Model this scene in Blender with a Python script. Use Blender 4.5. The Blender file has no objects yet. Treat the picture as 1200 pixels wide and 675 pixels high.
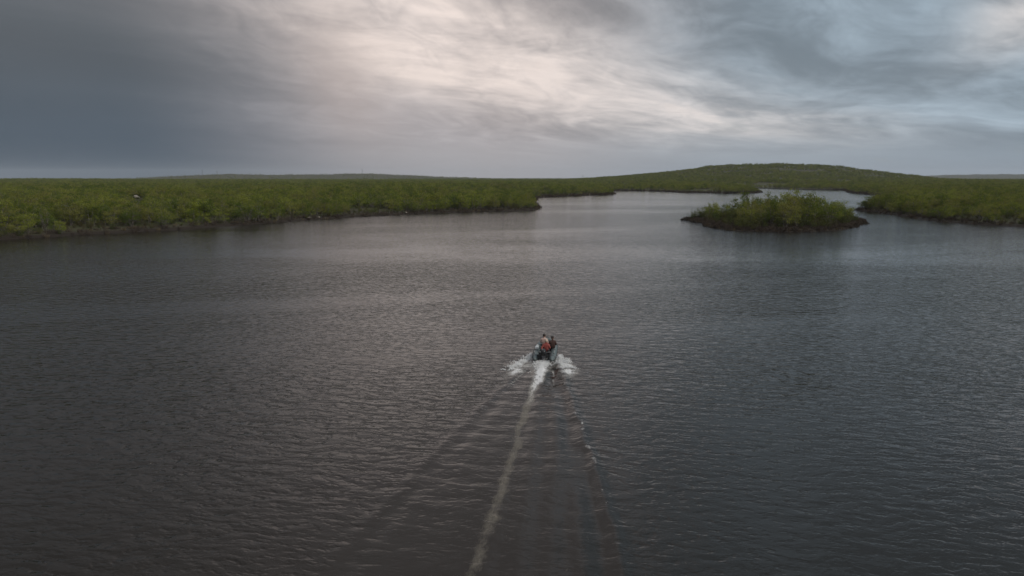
import bpy, bmesh, math, random
import numpy as np
from mathutils import Vector, Matrix

rnd = random.Random(11)
npr = np.random.default_rng(11)
scene = bpy.context.scene
C = scene.collection
R = math.radians

# ------------------------------------------------------------------ camera
FPX, CX, CY = 811.0, 600.0, 337.5          # focal length and centre in photo pixels (1200 x 675)
CAM_H, PITCH = 12.0, R(9.0)                # drone height above the lake and its tilt
cam_data = bpy.data.cameras.new("camera")
cam_data.sensor_width = 36.0
cam_data.lens = FPX / 1200.0 * 36.0
cam_data.clip_start = 0.1
cam_data.clip_end = 40000.0
cam = bpy.data.objects.new("camera", cam_data)
cam.location = (0, 0, CAM_H)
cam.rotation_euler = (math.pi / 2 - PITCH, 0, 0)
C.objects.link(cam)
scene.camera = cam


def at(px, py, z=0.0):
    """where the sight line of a photo pixel meets height z"""
    u, v = (px - CX) / FPX, (CY - py) / FPX
    dy = math.cos(PITCH) + v * math.sin(PITCH)
    dz = -math.sin(PITCH) + v * math.cos(PITCH)
    t = (z - CAM_H) / dz
    return u * t, dy * t


def far(px, y):
    return (px - CX) / FPX * y


# ------------------------------------------------------------------ view, world, sun
scene.view_settings.view_transform = 'Standard'
scene.view_settings.look = 'None'
scene.view_settings.exposure = 0.46
scene.view_settings.gamma = 1.0
scene.view_settings.use_curve_mapping = False
scene.render.engine = 'CYCLES'
scene.cycles.max_bounces = 6
scene.cycles.volume_bounces = 0
scene.cycles.transparent_max_bounces = 8

SUN_EL, SUN_AZ = R(34.0), R(118.0)         # azimuth clockwise from +Y: to the right, somewhat behind the camera
sun_data = bpy.data.lights.new("sun", 'SUN')
sun_data.energy = 1.45
sun_data.angle = R(25.0)
sun_data.color = (1.0, 0.93, 0.84)
sun = bpy.data.objects.new("sun", sun_data)
to_sun = Vector((math.sin(SUN_AZ) * math.cos(SUN_EL), math.cos(SUN_AZ) * math.cos(SUN_EL), math.sin(SUN_EL)))
sun.rotation_euler = to_sun.to_track_quat('Z', 'Y').to_euler()
sun.location = (80, -40, 90)
C.objects.link(sun)


class NB:
    """short-hand for building node trees"""
    def __init__(self, tree):
        self.t = tree
        tree.nodes.clear()

    def n(self, typ, **kw):
        nd = self.t.nodes.new(typ)
        for k, v in kw.items():
            setattr(nd, k, v)
        return nd

    def put(self, sock, val):
        if isinstance(val, bpy.types.NodeSocket):
            self.t.links.new(val, sock)
        elif val is not None:
            if isinstance(val, tuple) and len(val) == 3 and sock.type == 'RGBA':
                val = (*val, 1.0)
            sock.default_value = val

    def m(self, op, a, b=None, c=None, clamp=False):
        nd = self.n('ShaderNodeMath', operation=op, use_clamp=clamp)
        for s, v in zip(nd.inputs, (a, b, c)):
            self.put(s, v)
        return nd.outputs[0]

    def add(self, *v):
        r = v[0]
        for x in v[1:]:
            r = self.m('ADD', r, x)
        return r

    def mul(self, *v):
        r = v[0]
        for x in v[1:]:
            r = self.m('MULTIPLY', r, x)
        return r

    def sub(self, a, b):
        return self.m('SUBTRACT', a, b)

    def v(self, op, a, b=None, out=0):
        nd = self.n('ShaderNodeVectorMath', operation=op)
        self.put(nd.inputs[0], a)
        if b is not None:
            self.put(nd.inputs['Scale' if op == 'SCALE' else 1], b)
        return nd.outputs[out]

    def xyz(self, x=0.0, y=0.0, z=0.0):
        nd = self.n('ShaderNodeCombineXYZ')
        for s, val in zip(nd.inputs, (x, y, z)):
            self.put(s, val)
        return nd.outputs[0]

    def sep(self, vec):
        nd = self.n('ShaderNodeSeparateXYZ')
        self.put(nd.inputs[0], vec)
        return nd.outputs

    def smooth(self, val, lo, hi, a=0.0, b=1.0):
        nd = self.n('ShaderNodeMapRange', interpolation_type='SMOOTHSTEP')
        for s, x in zip(nd.inputs, (val, lo, hi, a, b)):
            self.put(s, x)
        return nd.outputs[0]

    def noise(self, vec, scale=1.0, detail=2.0, rough=0.5, dist=0.0, color=False, lac=2.0):
        nd = self.n('ShaderNodeTexNoise')
        self.put(nd.inputs['Vector'], vec)
        self.put(nd.inputs['Scale'], scale)
        self.put(nd.inputs['Detail'], detail)
        self.put(nd.inputs['Roughness'], rough)
        self.put(nd.inputs['Lacunarity'], lac)
        self.put(nd.inputs['Distortion'], dist)
        return nd.outputs[1 if color else 0]

    def mix(self, f, a, b, mode='MIX'):
        nd = self.n('ShaderNodeMix', data_type='RGBA', blend_type=mode)
        self.put(nd.inputs[0], f)
        self.put(nd.inputs[6], a)
        self.put(nd.inputs[7], b)
        return nd.outputs[2]

    def gauss(self, x, y, x0, y0, sx, sy, rot=0.0):
        c, s = math.cos(rot), math.sin(rot)
        dx, dy = self.sub(x, x0), self.sub(y, y0)
        p = self.add(self.mul(dx, c / sx), self.mul(dy, s / sx))
        q = self.add(self.mul(dx, -s / sy), self.mul(dy, c / sy))
        e = self.add(self.mul(p, p), self.mul(q, q))
        return self.m('EXPONENT', self.mul(e, -0.5))


world = bpy.data.worlds.new("World")
scene.world = world
world.use_nodes = True
W = NB(world.node_tree)
DIR = W.n('ShaderNodeTexCoord').outputs['Generated']
wx, wy, wz = W.sep(W.v('NORMALIZE', DIR))
wz0 = W.m('MAXIMUM', wz, 0.0)
AZ = W.mul(W.m('ARCTAN2', wx, wy), 180 / math.pi)
EL = W.mul(W.m('ARCSINE', wz0), 180 / math.pi)
# a cloud deck seen from below: sight lines meet a level sheet
inv = W.m('DIVIDE', 1.0, W.add(wz0, 0.07))
dx, dy = W.mul(wx, inv), W.mul(wy, inv)
sa, ca = math.sin(R(52)), math.cos(R(52))
along = W.add(W.mul(dx, sa), W.mul(dy, ca))
across = W.sub(W.mul(dx, ca), W.mul(dy, sa))
warp = W.noise(W.xyz(along, across, 3.1), 0.55, 3, 0.5, 0, True)
wr, wg, wb = W.sep(warp)
al = W.add(W.mul(along, 0.42), W.mul(W.sub(wr, 0.5), 0.9))
ac = W.add(W.mul(across, 1.0), W.mul(W.sub(wg, 0.5), 0.9))
n_big = W.noise(W.xyz(al, ac, 1.7), 0.42, 3, 0.5)
n_mid = W.noise(W.xyz(al, ac, 7.3), 1.35, 6, 0.56, 0.25)
n_fine = W.noise(W.xyz(W.mul(al, 1.4), ac, 2.2), 4.2, 7, 0.6, 0.3)
nb, nm, nf = (W.sub(x, 0.5) for x in (n_big, n_mid, n_fine))
# near the horizon and in the rain the texture blurs
blur = W.m('MAXIMUM', W.smooth(EL, 3.0, 9.0), W.mul(W.smooth(AZ, 0.0, 14.0), W.smooth(EL, 0.8, 5.0)))
nm, nf = W.mul(nm, blur), W.mul(nf, blur)
nb = W.mul(nb, W.smooth(EL, 1.0, 6.0, 0.25, 1.0))
# the broad pattern of the deck: storm with rain on the left, a sunlit gap, grey-blue bands on the right
azw = W.add(AZ, W.mul(nb, 10.0))
elw = W.add(EL, W.mul(nm, 2.6))
edge = W.add(W.mul(EL, -0.30), -14.0)
storm = W.smooth(W.sub(W.add(AZ, W.mul(nb, 5.0)), edge), -14.0, 10.0, 1.0, 0.0)
storm = W.mul(storm, W.smooth(W.add(elw, W.mul(AZ, 0.22)), 2.5, 9.5, 1.0, 0.68))
storm_wide = W.smooth(AZ, -75.0, -45.0, 0.45, 1.0)
storm = W.mul(storm, storm_wide)
storm = W.mul(storm, W.sub(1.0, W.mul(W.gauss(AZ, EL, -13.0, 8.0, 3.2, 3.6, R(24)), 0.35)))
right = W.smooth(azw, -2.0, 20.0)
base = W.mix(right, (0.350, 0.330, 0.340), (0.230, 0.284, 0.332))
haze_low = W.mul(W.smooth(EL, 0.0, 4.5, 1.0, 0.0), W.smooth(AZ, -25, -5))
base = W.mix(W.mul(haze_low, 0.75), base, W.mix(right, (0.325, 0.320, 0.335), (0.225, 0.268, 0.318)))
lx = W.add(W.mul(AZ, 0.105), W.mul(nb, 0.5))
ly = W.add(W.mul(W.m('LOGARITHM', W.add(EL, 2.0), math.e), 2.9), W.mul(AZ, 0.045), W.mul(nm, 0.35))
n_puff = W.noise(W.xyz(lx, ly, 5.5), 1.0, 8, 0.55, 0.5)
n_lump = W.noise(W.xyz(W.mul(lx, 2.1), W.mul(ly, 1.9), 11.5), 1.0, 5, 0.5, 0.8)
lowfade = W.smooth(EL, 0.8, 4.5)
npf = W.mul(W.sub(n_puff, 0.5), lowfade)
nlp = W.mul(W.sub(W.m('ABSOLUTE', W.mul(W.sub(n_lump, 0.5), 2.0)), 0.25), lowfade)
tex_r = W.add(1.0, W.mul(nm, 0.55), W.mul(nb, 0.6), W.mul(nf, 0.22), W.mul(npf, W.smooth(AZ, -8.0, 8.0, 0.9, 2.3)), W.mul(nlp, 0.42))
tex_r = W.m('SMOOTH_MAX', tex_r, 0.74, 0.25)
col = W.v('SCALE', base, tex_r)
# sunlit gap
gap = W.gauss(AZ, elw, 0.0, 8.3, 14.0, 2.3, R(-12.0))
gap2 = W.gauss(AZ, elw, -7.0, 14.2, 10.5, 4.0, R(-12.0))
gap3 = W.gauss(azw, elw, 16.0, 4.3, 8.0, 0.75, R(-4.0))
gap4 = W.gauss(azw, elw, 37.5, 11.5, 3.2, 1.6, R(30))
gaps = W.m('MINIMUM', W.add(gap, W.mul(gap2, 0.8), W.mul(gap3, 0.55), W.mul(gap4, 1.1)), 1.0)
gapm = W.mul(gaps, W.m('MAXIMUM', W.add(1.0, W.mul(nm, 0.7), W.mul(nf, 0.6), W.mul(npf, 2.6), W.mul(nlp, 0.75)), 0.0))
gapm = W.m('MINIMUM', W.m('MAXIMUM', gapm, 0.0), 1.25)
lit = W.v('SCALE', W.mix(W.smooth(AZ, -5.0, 22.0), (0.765, 0.665, 0.615), (0.66, 0.62, 0.605)), W.add(1.0, W.mul(nf, 0.35)))
col = W.mix(W.m('MINIMUM', W.mul(gapm, 0.77), 1.0), col, lit)
dark_band = W.mul(W.gauss(azw, elw, 9.0, 12.2, 7.0, 1.6, R(-12)), 0.22)
col = W.v('SCALE', col, W.sub(1.0, dark_band))
# the lit edge of the rain veil
veil = W.gauss(AZ, EL, -13.5, 7.6, 2.6, 3.6, R(24))
col = W.mix(W.mul(veil, 0.42), col, (0.58, 0.475, 0.43))
# storm over it
tex_s = W.add(1.0, W.mul(nb, 0.35), W.mul(nm, W.smooth(EL, 5.0, 12.0, 0.06, 0.55)))
storm_col = W.v('SCALE', W.mix(W.smooth(EL, 1.0, 11.0), (0.064, 0.087, 0.114), (0.100, 0.112, 0.126)), tex_s)
col = W.mix(storm, col, storm_col)
# thin breaks let the clear sky through
SKY = W.n('ShaderNodeTexSky', sky_type='NISHITA', sun_disc=False)
SKY.sun_elevation = SUN_EL
SKY.sun_rotation = SUN_AZ
clear = W.v('SCALE', SKY.outputs[0], 0.08)
thin = W.mul(W.smooth(n_mid, 0.60, 0.80), W.smooth(AZ, 5.0, 25.0), 0.18)
col = W.mix(thin, col, clear)
# an overcast deck is brighter overhead than at the horizon
col = W.v('SCALE', col, W.smooth(EL, 16.0, 70.0, 0.81, 1.80))
bg = W.n('ShaderNodeBackground')
W.put(bg.inputs[0], col)
bg.inputs[1].default_value = 1.0
W.t.links.new(bg.outputs[0], W.n('ShaderNodeOutputWorld').inputs[0])


# ------------------------------------------------------------------ helpers for objects
def material(name):
    mt = bpy.data.materials.new(name)
    mt.use_nodes = True
    nb = NB(mt.node_tree)
    out = nb.n('ShaderNodeOutputMaterial')
    return mt, nb, out


def principled(nb, out, color, rough=0.6, normal=None, **kw):
    p = nb.n('ShaderNodeBsdfPrincipled')
    nb.put(p.inputs['Base Color'], color)
    nb.put(p.inputs['Roughness'], rough)
    for k, val in kw.items():
        nb.put(p.inputs[k], val)
    if normal is not None:
        nb.put(p.inputs['Normal'], normal)
    nb.t.links.new(p.outputs[0], out.inputs['Surface'])
    return p


def mesh_obj(name, verts, faces, mat=None, parent=None, smooth=False, link=True):
    me = bpy.data.meshes.new(name)
    me.from_pydata([tuple(v) for v in verts], [], faces)
    me.update()
    if mat:
        me.materials.append(mat)
    if smooth:
        me.polygons.foreach_set('use_smooth', [True] * len(me.polygons))
    o = bpy.data.objects.new(name, me)
    if link:
        C.objects.link(o)
    if parent:
        o.parent = parent
    return o


def np_mesh(name, verts, quads, mat=None, smooth=False, link=True, tris=False):
    k = 3 if tris else 4
    me = bpy.data.meshes.new(name)
    verts = np.asarray(verts, dtype=np.float32)
    quads = np.asarray(quads, dtype=np.int32)
    me.vertices.add(len(verts))
    me.vertices.foreach_set('co', verts.ravel())
    me.loops.add(quads.size)
    me.loops.foreach_set('vertex_index', quads.ravel())
    me.polygons.add(len(quads))
    me.polygons.foreach_set('loop_start', np.arange(0, quads.size, k, dtype=np.int32))
    me.polygons.foreach_set('loop_total', np.full(len(quads), k, dtype=np.int32))
    if smooth:
        me.polygons.foreach_set('use_smooth', np.ones(len(quads), dtype=bool))
    me.update(calc_edges=True)
    if mat:
        me.materials.append(mat)
    o = bpy.data.objects.new(name, me)
    if link:
        C.objects.link(o)
    return o


def tag(o, label=None, cat=None, group=None, kind=None):
    for k, val in (('label', label), ('category', cat), ('group', group), ('kind', kind)):
        if val:
            o[k] = val
    return o


def empty(name, loc=(0, 0, 0), rz=0.0):
    o = bpy.data.objects.new(name, None)
    o.location = loc
    o.rotation_euler = (0, 0, rz)
    o.empty_display_size = 0.3
    C.objects.link(o)
    return o


_lat = np.random.default_rng(5).random((256, 256))


def vnoise(x, y):
    xi, yi = np.floor(x).astype(int), np.floor(y).astype(int)
    fx, fy = x - xi, y - yi
    fx, fy = fx * fx * (3 - 2 * fx), fy * fy * (3 - 2 * fy)
    g = lambda a, b: _lat[a % 256, b % 256]
    return (g(xi, yi) * (1 - fx) + g(xi + 1, yi) * fx) * (1 - fy) + (g(xi, yi + 1) * (1 - fx) + g(xi + 1, yi + 1) * fx) * fy - 0.5


def fbm(x, y, octaves=4):
    r, a = 0, 1.0
    for i in range(octaves):
        r = r + a * vnoise(x * 2 ** i + 17.3 * i, y * 2 ** i - 9.1 * i)
        a *= 0.5
    return r


# ------------------------------------------------------------------ the lake: its shoreline in metres
SHORE = [(0, 281), (60, 277.5), (150, 272), (200, 269.5), (250, 266), (310, 262), (365, 257.5), (420, 254.5), (480, 251), (540, 248.5),
         (600, 247.3), (627, 246.3), (631, 243.5), (627, 238), (626, 234), (634, 231.5), (660, 230), (690, 229.2), (716, 228.6),
         (719, 226.8), (708, 225), (730, 223.8), (760, 224), (785, 225), (800, 226), (850, 226.5), (880, 226.6), (893, 225.6),
         (885, 224), (872, 222), (878, 220.6), (905, 221.0), (930, 222), (960, 222.5), (990, 223), (993, 225.5), (1012, 228),
         (1030, 228.7), (1026, 231), (1034, 233), (1040, 238), (1036, 243), (1010, 245), (1003, 246.5), (1008, 247.8), (1030, 248.6),
         (1033, 250.5), (1050, 253), (1075, 257), (1100, 260), (1140, 263), (1200, 266.5)]
LAKE = np.array([(-700, -500), (-700, 20), (-330, 70), (-180, 115)] + [at(*p) for p in SHORE] + [(190, 150), (330, 120), (700, 60), (700, -500)])
ISLE_FRONT = [(798, 257.6), (826, 261.5), (832, 266), (850, 269.6), (890, 272.0), (940, 272.6), (985, 269.8), (1008, 265.6), (1018, 262.3)]
ISLE_BACK = [(1010, 257.5), (985, 254.5), (940, 253), (890, 253.5), (850, 255.5), (820, 256.6)]
ISLAND = np.array([at(*p) for p in ISLE_FRONT + ISLE_BACK])


def signed(poly, x, y):
    """distance to a polygon's outline, positive inside"""
    d = np.full(x.shape, 1e18)
    ins = np.zeros(x.shape, bool)
    for i in range(len(poly)):
        ax, ay = poly[i]
        bx, by = poly[(i + 1) % len(poly)]
        ex, ey = bx - ax, by - ay
        t = np.clip(((x - ax) * ex + (y - ay) * ey) / (ex * ex + ey * ey + 1e-12), 0, 1)
        d = np.minimum(d, (x - ax - t * ex) ** 2 + (y - ay - t * ey) ** 2)
        cond = (ay > y) != (by > y)
        ins ^= cond & (x < ex * (y - ay) / (ey if abs(ey) > 1e-9 else 1e-9) + ax)
    d = np.sqrt(d)
    return np.where(ins, d, -d)


def shore_dist(x, y):
    """metres from the nearest water's edge, positive on land"""
    land = -signed(LAKE, x, y)
    isle = signed(ISLAND, x, y)
    s = np.maximum(land, isle)
    r = np.hypot(x, y)
    return s + (fbm(x / 7.0, y / 7.0, 3) * 2.2 + fbm(x / 30.0, y / 30.0, 2) * 3.0) * np.clip(r / 260.0, 0.35, 1.0)


#        bearing (as a photo column), distance, height, half width (in columns), half depth (m)
HILLS = [(905, 1750, 34.5, 60, 330), (812, 1650, 16.0, 45, 300), (740, 1900, 8.0, 50, 350), (985, 1700, 11.0, 40, 300), (1040, 1600, 8, 42, 300),
         (410, 3600, 29.0, 85, 420), (250, 3300, 19.0, 55, 420), (530, 3000, 3.0, 60, 400),
         (1120, 6800, 34.0, 60, 700), (1230, 6300, 32.0, 70, 700), (640, 6500, 6.0, 80, 700), (40, 1500, 2.8, 220, 300), (1150, 1150, 2.0, 160, 260),
         (185, 252, 2.2, 60, 22)]


def height(x, y, sd=None):
    if sd is None:
        sd = shore_dist(x, y)
    r = np.hypot(x, y)
    lp = np.maximum(sd, 0)
    h = 0.38 * np.minimum(lp / 1.4, 1.0) + 1.5 * (1 - np.exp(-lp / 35.0)) + 0.4 * (1 - np.exp(-lp / 160.0))
    h = h + fbm(x / 60.0, y / 60.0, 4) * 2.4 * np.minimum(lp / 60.0, 1.0) + fbm(x / 5.0, y / 5.0, 2) * 0.35 * np.minimum(lp / 5.0, 1.0)
    ramp = np.clip((r - 650) / 2200.0, 0, 1)
    h = h + ramp * ramp * (3 - 2 * ramp) * 2.2
    for px, yy, hh, sx, sy in HILLS:
        g = np.exp(-0.5 * (((x / np.maximum(y, 1.0) * FPX + CX - px) / sx) ** 2 + ((y - yy) / sy) ** 2))
        h = h + hh * g * np.clip(lp / 80.0, 0, 1) * (1 + 0.35 * fbm(x / 170.0, y / 170.0, 4))
    return np.where(sd > 0, h, np.maximum(sd * 0.30, -4.0))


#        boulders: place, half sizes, label
ROCKS = [(*at(160, 235.5, 3.9), (2.0, 1.3, 0.95), "largest pale boulder among the birches of the left bank"),
         (*at(181, 233.2, 4.2), (1.1, 0.8, 0.6), "small pale boulder right of the largest one on the left bank"),
         (*at(222, 236.5, 3.7), (1.2, 0.8, 0.55), "low grey boulder further right in the left bank birches"),
         (*at(232, 232.4, 4.2), (1.3, 0.9, 0.5), "flat pale boulder highest up in the left bank birches"),
         (*at(362, 257.3), (0.6, 0.45, 0.26), "pale boulder at the left bank's waterline"),
         (*at(374, 256.6), (0.42, 0.35, 0.2), "small pale stone beside the waterline boulder of the left bank"),
         (*at(476, 250.6), (0.5, 0.4, 0.22), "pale stone at the waterline nearer the left bank's point"),
         (*at(838, 222.6), (5.0, 2.5, 1.6), "pale rock on the low far spit left of the channel"),
         (*at(856, 222.8), (3.8, 2.2, 1.2), "pale rock at the right end of the low far spit")]

# ground, a sheet whose cells grow with the distance
rr = np.concatenate([np.linspace(90, 330, 200, endpoint=False), np.geomspace(330, 900, 110, endpoint=False), np.geomspace(900, 9500, 140)])
aa = np.radians(np.concatenate([np.linspace(-66, -42, 24, endpoint=False), np.linspace(-42, 42, 620), np.linspace(42, 66, 25)[1:]]))
gr, ga = np.meshgrid(rr, aa, indexing='ij')
gx, gy = gr * np.sin(ga), gr * np.cos(ga)
gsd = shore_dist(gx, gy)
gz = height(gx, gy, gsd)
nr, na = gx.shape
ids = np.arange(nr * na).reshape(nr, na)
gq = np.stack([ids[:-1, :-1], ids[:-1, 1:], ids[1:, 1:], ids[1:, :-1]], -1).reshape(-1, 4)

mat_ground, nb, out = material("heath_ground")
pos = nb.n('ShaderNodeNewGeometry').outputs['Position']
n1 = nb.noise(pos, 0.35, 5, 0.6)
n2 = nb.noise(pos, 0.022, 4, 0.55)
n3 = nb.noise(pos, 2.3, 4, 0.6)
c = nb.mix(nb.smooth(n1, 0.35, 0.65), (0.050, 0.042, 0.022), (0.056, 0.064, 0.022))
c = nb.mix(nb.smooth(n2, 0.45, 0.65), c, (0.060, 0.056, 0.030))
c = nb.mix(nb.smooth(n3, 0.58, 0.75), c, (0.085, 0.070, 0.042))
pz = nb.sep(pos)[2]
c = nb.mix(nb.smooth(pz, 0.3, 0.95, 1.0, 0.0), c, (0.021, 0.015, 0.010))
bump = nb.n('ShaderNodeBump')
bump.inputs['Strength'].default_value = 0.6
bump.inputs['Distance'].default_value = 0.25
nb.put(bump.inputs['Height'], n3)
principled(nb, out, c, 0.9, bump.outputs[0], **{'Specular IOR Level': 0.2})
ground = np_mesh("ground", np.stack([gx, gy, gz], -1).reshape(-1, 3), gq[:, ::-1], mat_ground, smooth=True)
tag(ground, "brown green heath ground of the banks, island and hills round the lake", kind="structure")

# ------------------------------------------------------------------ water with the boat's wake in its surface
BOAT = at(637.0, 424.0)                    # middle of the transom at the water
HEAD = R(7.4)                              # heading, clockwise from +Y
FWD = np.array([math.sin(HEAD), math.cos(HEAD)])
RGT = np.array([math.cos(HEAD), -math.sin(HEAD)])


def boat_frame(x, y):
    dx_, dy_ = x - BOAT[0], y - BOAT[1]
    return -(dx_ * FWD[0] + dy_ * FWD[1]), dx_ * RGT[0] + dy_ * RGT[1]     # metres astern, metres to the right


STEP = 0.11
wxs = np.arange(-16, 18.001, STEP)
wys = np.arange(14, 56.001, STEP)
mx, my = np.meshgrid(wxs, wys, indexing='ij')
s, o_ = boat_frame(mx, my)
sp = np.maximum(s, 0)
jx, jy = fbm(mx / 1.7, my / 1.7, 3), fbm(mx / 0.55 + 40, my / 0.55, 3)
hw = 0.60 + 0.178 * np.maximum(s + 1.6, 0) * (1 - 0.006 * sp)                  # the arms' distance from the axis
arm_d = np.abs(o_ + 0.25 * jx) - hw
live = np.clip((s + 1.9) / 0.8, 0, 1) * np.exp(-sp / 34.0) * np.where(o_ < 0, 0.48, 1.15)
z = 0.085 * np.exp(-(arm_d / 0.24) ** 2) * live - 0.055 * np.exp(-((arm_d + 0.62) / 0.36) ** 2) * live
z += 0.022 * np.exp(-((arm_d + 1.25) / 0.35) ** 2) * live - 0.010 * np.exp(-((arm_d - 0.6) / 0.4) ** 2) * live
inside = np.clip((0.15 - arm_d) / 0.5, 0, 1) * np.clip(s / 1.5, 0, 1)
z += inside * np.exp(-sp / 26.0) * (0.018 * np.sin((s + 0.06 * o_ * o_ + 0.7 * jx) * 2 * math.pi / 1.75) + 0.02 * jx + 0.010 * jy)
z += inside * np.where(o_ < 0, 0.006, 0.024) * np.exp(-sp / 30.0) * np.cos((np.abs(o_) - 0.05 * s) * 2 * math.pi / 1.05)
for off, amp in ((0.0, 1.0),):                                                    # wash of the propeller
    z += (0.10 * np.exp(-(o_ / 0.35) ** 2) * np.exp(-sp / 3.0) - 0.04 * np.exp(-(o_ / 0.30) ** 2) * np.exp(-sp / 14)) * np.clip(s / 0.3, 0, 1) * amp
z += np.clip((s + 0.2) / 0.4, 0, 1) * np.exp(-sp / 2.5) * np.exp(-(o_ / 1.0) ** 2) * (0.16 * jx + 0.12 * jy)
fade = np.clip((mx - wxs[0]) / 3, 0, 1) * np.clip((wxs[-1] - mx) / 3, 0, 1) * np.clip((my - wys[0]) / 4, 0, 1) * np.clip((wys[-1] - my) / 3, 0, 1)
z = z * fade
# under the hull the lake is pressed down
hull = (s < 0.05) & (s > -3.5) & (np.abs(o_) < 0.66)
z = np.where(hull, -0.16, z)

# foam: white churn at the transom, two side sprays, the brownish trail of bubbles, crests on the arms
foam = np.zeros_like(z)
tw = 0.185 + 0.22 * np.exp(-((sp - 3.0) / 2.5) ** 2) + 0.004 * sp
tc = 0.05 * np.sin(s / 2.1) + 0.22 * jx + 0.14 * jy - 0.08 * np.clip(s / 2.5, 0, 1)
trail = np.exp(-((o_ - tc) / tw) ** 2) * np.clip(s / 0.3, 0, 1)
foam = np.maximum(foam, trail * (0.60 - 0.0075 * sp + 0.58 * np.exp(-(sp / 6.5) ** 2) + 0.14 * np.exp(-sp / 20) + 0.25 * jy))
fan = np.exp(-((o_ + 0.10 * sp) / (0.74 - 0.10 * np.minimum(sp, 4))) ** 4) * np.clip((s + 0.1) / 0.2, 0, 1) * np.exp(-(sp / 2.9) ** 2)
foam = np.maximum(foam, fan * (0.74 + 0.55 * fbm(o_ * 4.5 + 20, s * 0.8, 3)))
for side in (-1, 1):
    oo = o_ * side
    ctr = (0.90 if side < 0 else 1.02) + 0.90 * (1 - np.exp(-np.maximum(s + 0.9, 0) / 1.6))
    wid = 0.22 + (0.16 if side < 0 else 0.20) * np.clip(s + 1.3, 0, 2.5)
    ln = np.clip((s + 1.3) / 0.5, 0, 1) * np.exp(-np.maximum(s - 0.9, 0) ** 2 / (10.0 if side < 0 else 7.0))
    foam = np.maximum(foam, np.exp(-((oo - ctr + 0.30 * jx) / wid) ** 2) * ln * (0.92 + 1.1 * fbm(mx / 0.5 + 3, my / 0.5, 3)))
    strk = np.exp(-((oo - 0.62 - (0.075 if side > 0 else 0.16) * s + 0.1 * jx) / 0.05) ** 2) * np.clip((s - 1.0) / 1, 0, 1) * np.exp(-np.maximum(s - 4.5, 0) ** 2 / 3.0)
    foam = np.maximum(foam, strk * 0.62)
foam = np.maximum(foam, np.exp(-((np.abs(o_) - 0.84 + 0.1 * jx) / 0.15) ** 2) * np.clip((s + 1.9) / 0.8, 0, 1) * np.clip((0.9 - s) / 0.5, 0, 1) * (0.80 + 0.8 * jy))
foam = np.maximum(foam, np.exp(-(o_ / 1.5) ** 4) * np.exp(-((s - 1.0) / 1.2) ** 2) * (0.40 + 0.7 * jx + 0.5 * jy))
crest = np.exp(-((arm_d - 0.02) / 0.13) ** 2) * np.clip(fbm(mx / 0.45 + 9, my / 0.45, 2) * 3.6, 0, 1) * live
foam = np.maximum(foam, crest * 0.80 * np.clip(o_ * 3, 0, 1) * np.exp(-((s - 14) / 5.5) ** 2))
foam = np.maximum(foam, crest * 0.40 * np.exp(-((s - 10) / 8.0) ** 2))
foam *= np.clip(fade * 3, 0, 1) ** 0.3
white = np.clip(np.maximum(fan, np.where(s < 9, foam, 0)) * np.exp(-(np.maximum(sp - 3.5, 0) / 4.0) ** 2) + np.where(crest > 0.2, 0.8, 0), 0, 1)
calm = np.clip(inside * np.exp(-sp / 90.0), 0, 1) * fade

nx_, ny_ = mx.shape
wid_ = np.arange(nx_ * ny_).reshape(nx_, ny_)
wq = np.stack([wid_[:-1, :-1], wid_[1:, :-1], wid_[1:, 1:], wid_[:-1, 1:]], -1).reshape(-1, 4)
x0, x1, y0, y1 = wxs[0], wxs[-1], wys[0], wys[-1]
X0, X1, Y0, Y1 = -3000.0, 3000.0, -1500.0, 1600.0
ring = [(X0, Y0, 0), (X1, Y0, 0), (X1, Y1, 0), (X0, Y1, 0), (x0, y0, 0), (x1, y0, 0), (x1, y1, 0), (x0, y1, 0)]
b0 = nx_ * ny_
rq = [[b0, b0 + 1, b0 + 5, b0 + 4], [b0 + 1, b0 + 2, b0 + 6, b0 + 5], [b0 + 2, b0 + 3, b0 + 7, b0 + 6], [b0 + 3, b0, b0 + 4, b0 + 7]]
wv = np.concatenate([np.stack([mx, my, z], -1).reshape(-1, 3), np.array(ring)])

# wave relief: the slope of a height field taken over a fixed small step, so that it holds at every distance
grp = bpy.data.node_groups.new("wave_height", 'ShaderNodeTree')
grp.interface.new_socket("Vector", in_out='INPUT', socket_type='NodeSocketVector')
grp.interface.new_socket("Height", in_out='OUTPUT', socket_type='NodeSocketFloat')
gb = NB(grp)
gin, gout = gb.n('NodeGroupInput'), gb.n('NodeGroupOutput')
px_, py_, pz_ = gb.sep(gin.outputs[0])
cw, sw = math.cos(R(-9)), math.sin(R(-9))
ua = gb.add(gb.mul(px_, cw), gb.mul(py_, sw))
va = gb.add(gb.mul(px_, -sw), gb.mul(py_, cw))
bend = gb.noise(gb.xyz(ua, va, 0), 0.30, 1, 0.5)
va2 = gb.add(va, gb.mul(bend, 1.0))
w1 = gb.noise(gb.xyz(gb.mul(ua, 0.72), gb.mul(va2, 1.65), 0.0), 1.0, 1.0, 0.5)
w2 = gb.noise(gb.xyz(gb.mul(ua, 1.9), gb.mul(va2, 3.6), 5.0), 1.0, 2.0, 0.55)
w3 = gb.noise(gb.xyz(gb.mul(ua, 6.0), gb.mul(va, 9.0), 9.0), 1.0, 1.0, 0.5)
ridge = gb.m('ABSOLUTE', gb.sub(w2, 0.5))
hgt = gb.add(gb.mul(w1, 0.100), gb.mul(w2, 0.060), gb.mul(ridge, -0.064), gb.mul(w3, 0.010))
gb.put(gout.inputs[0], hgt)

mat_water, nb, out = material("lake_water")
pos = nb.n('ShaderNodeNewGeometry').outputs['Position']
nrm = nb.n('ShaderNodeNewGeometry').outputs['Normal']


def hval(p):
    g = nb.n('ShaderNodeGroup')
    g.node_tree = grp
    nb.put(g.inputs[0], p)
    return g.outputs[0]


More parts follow.
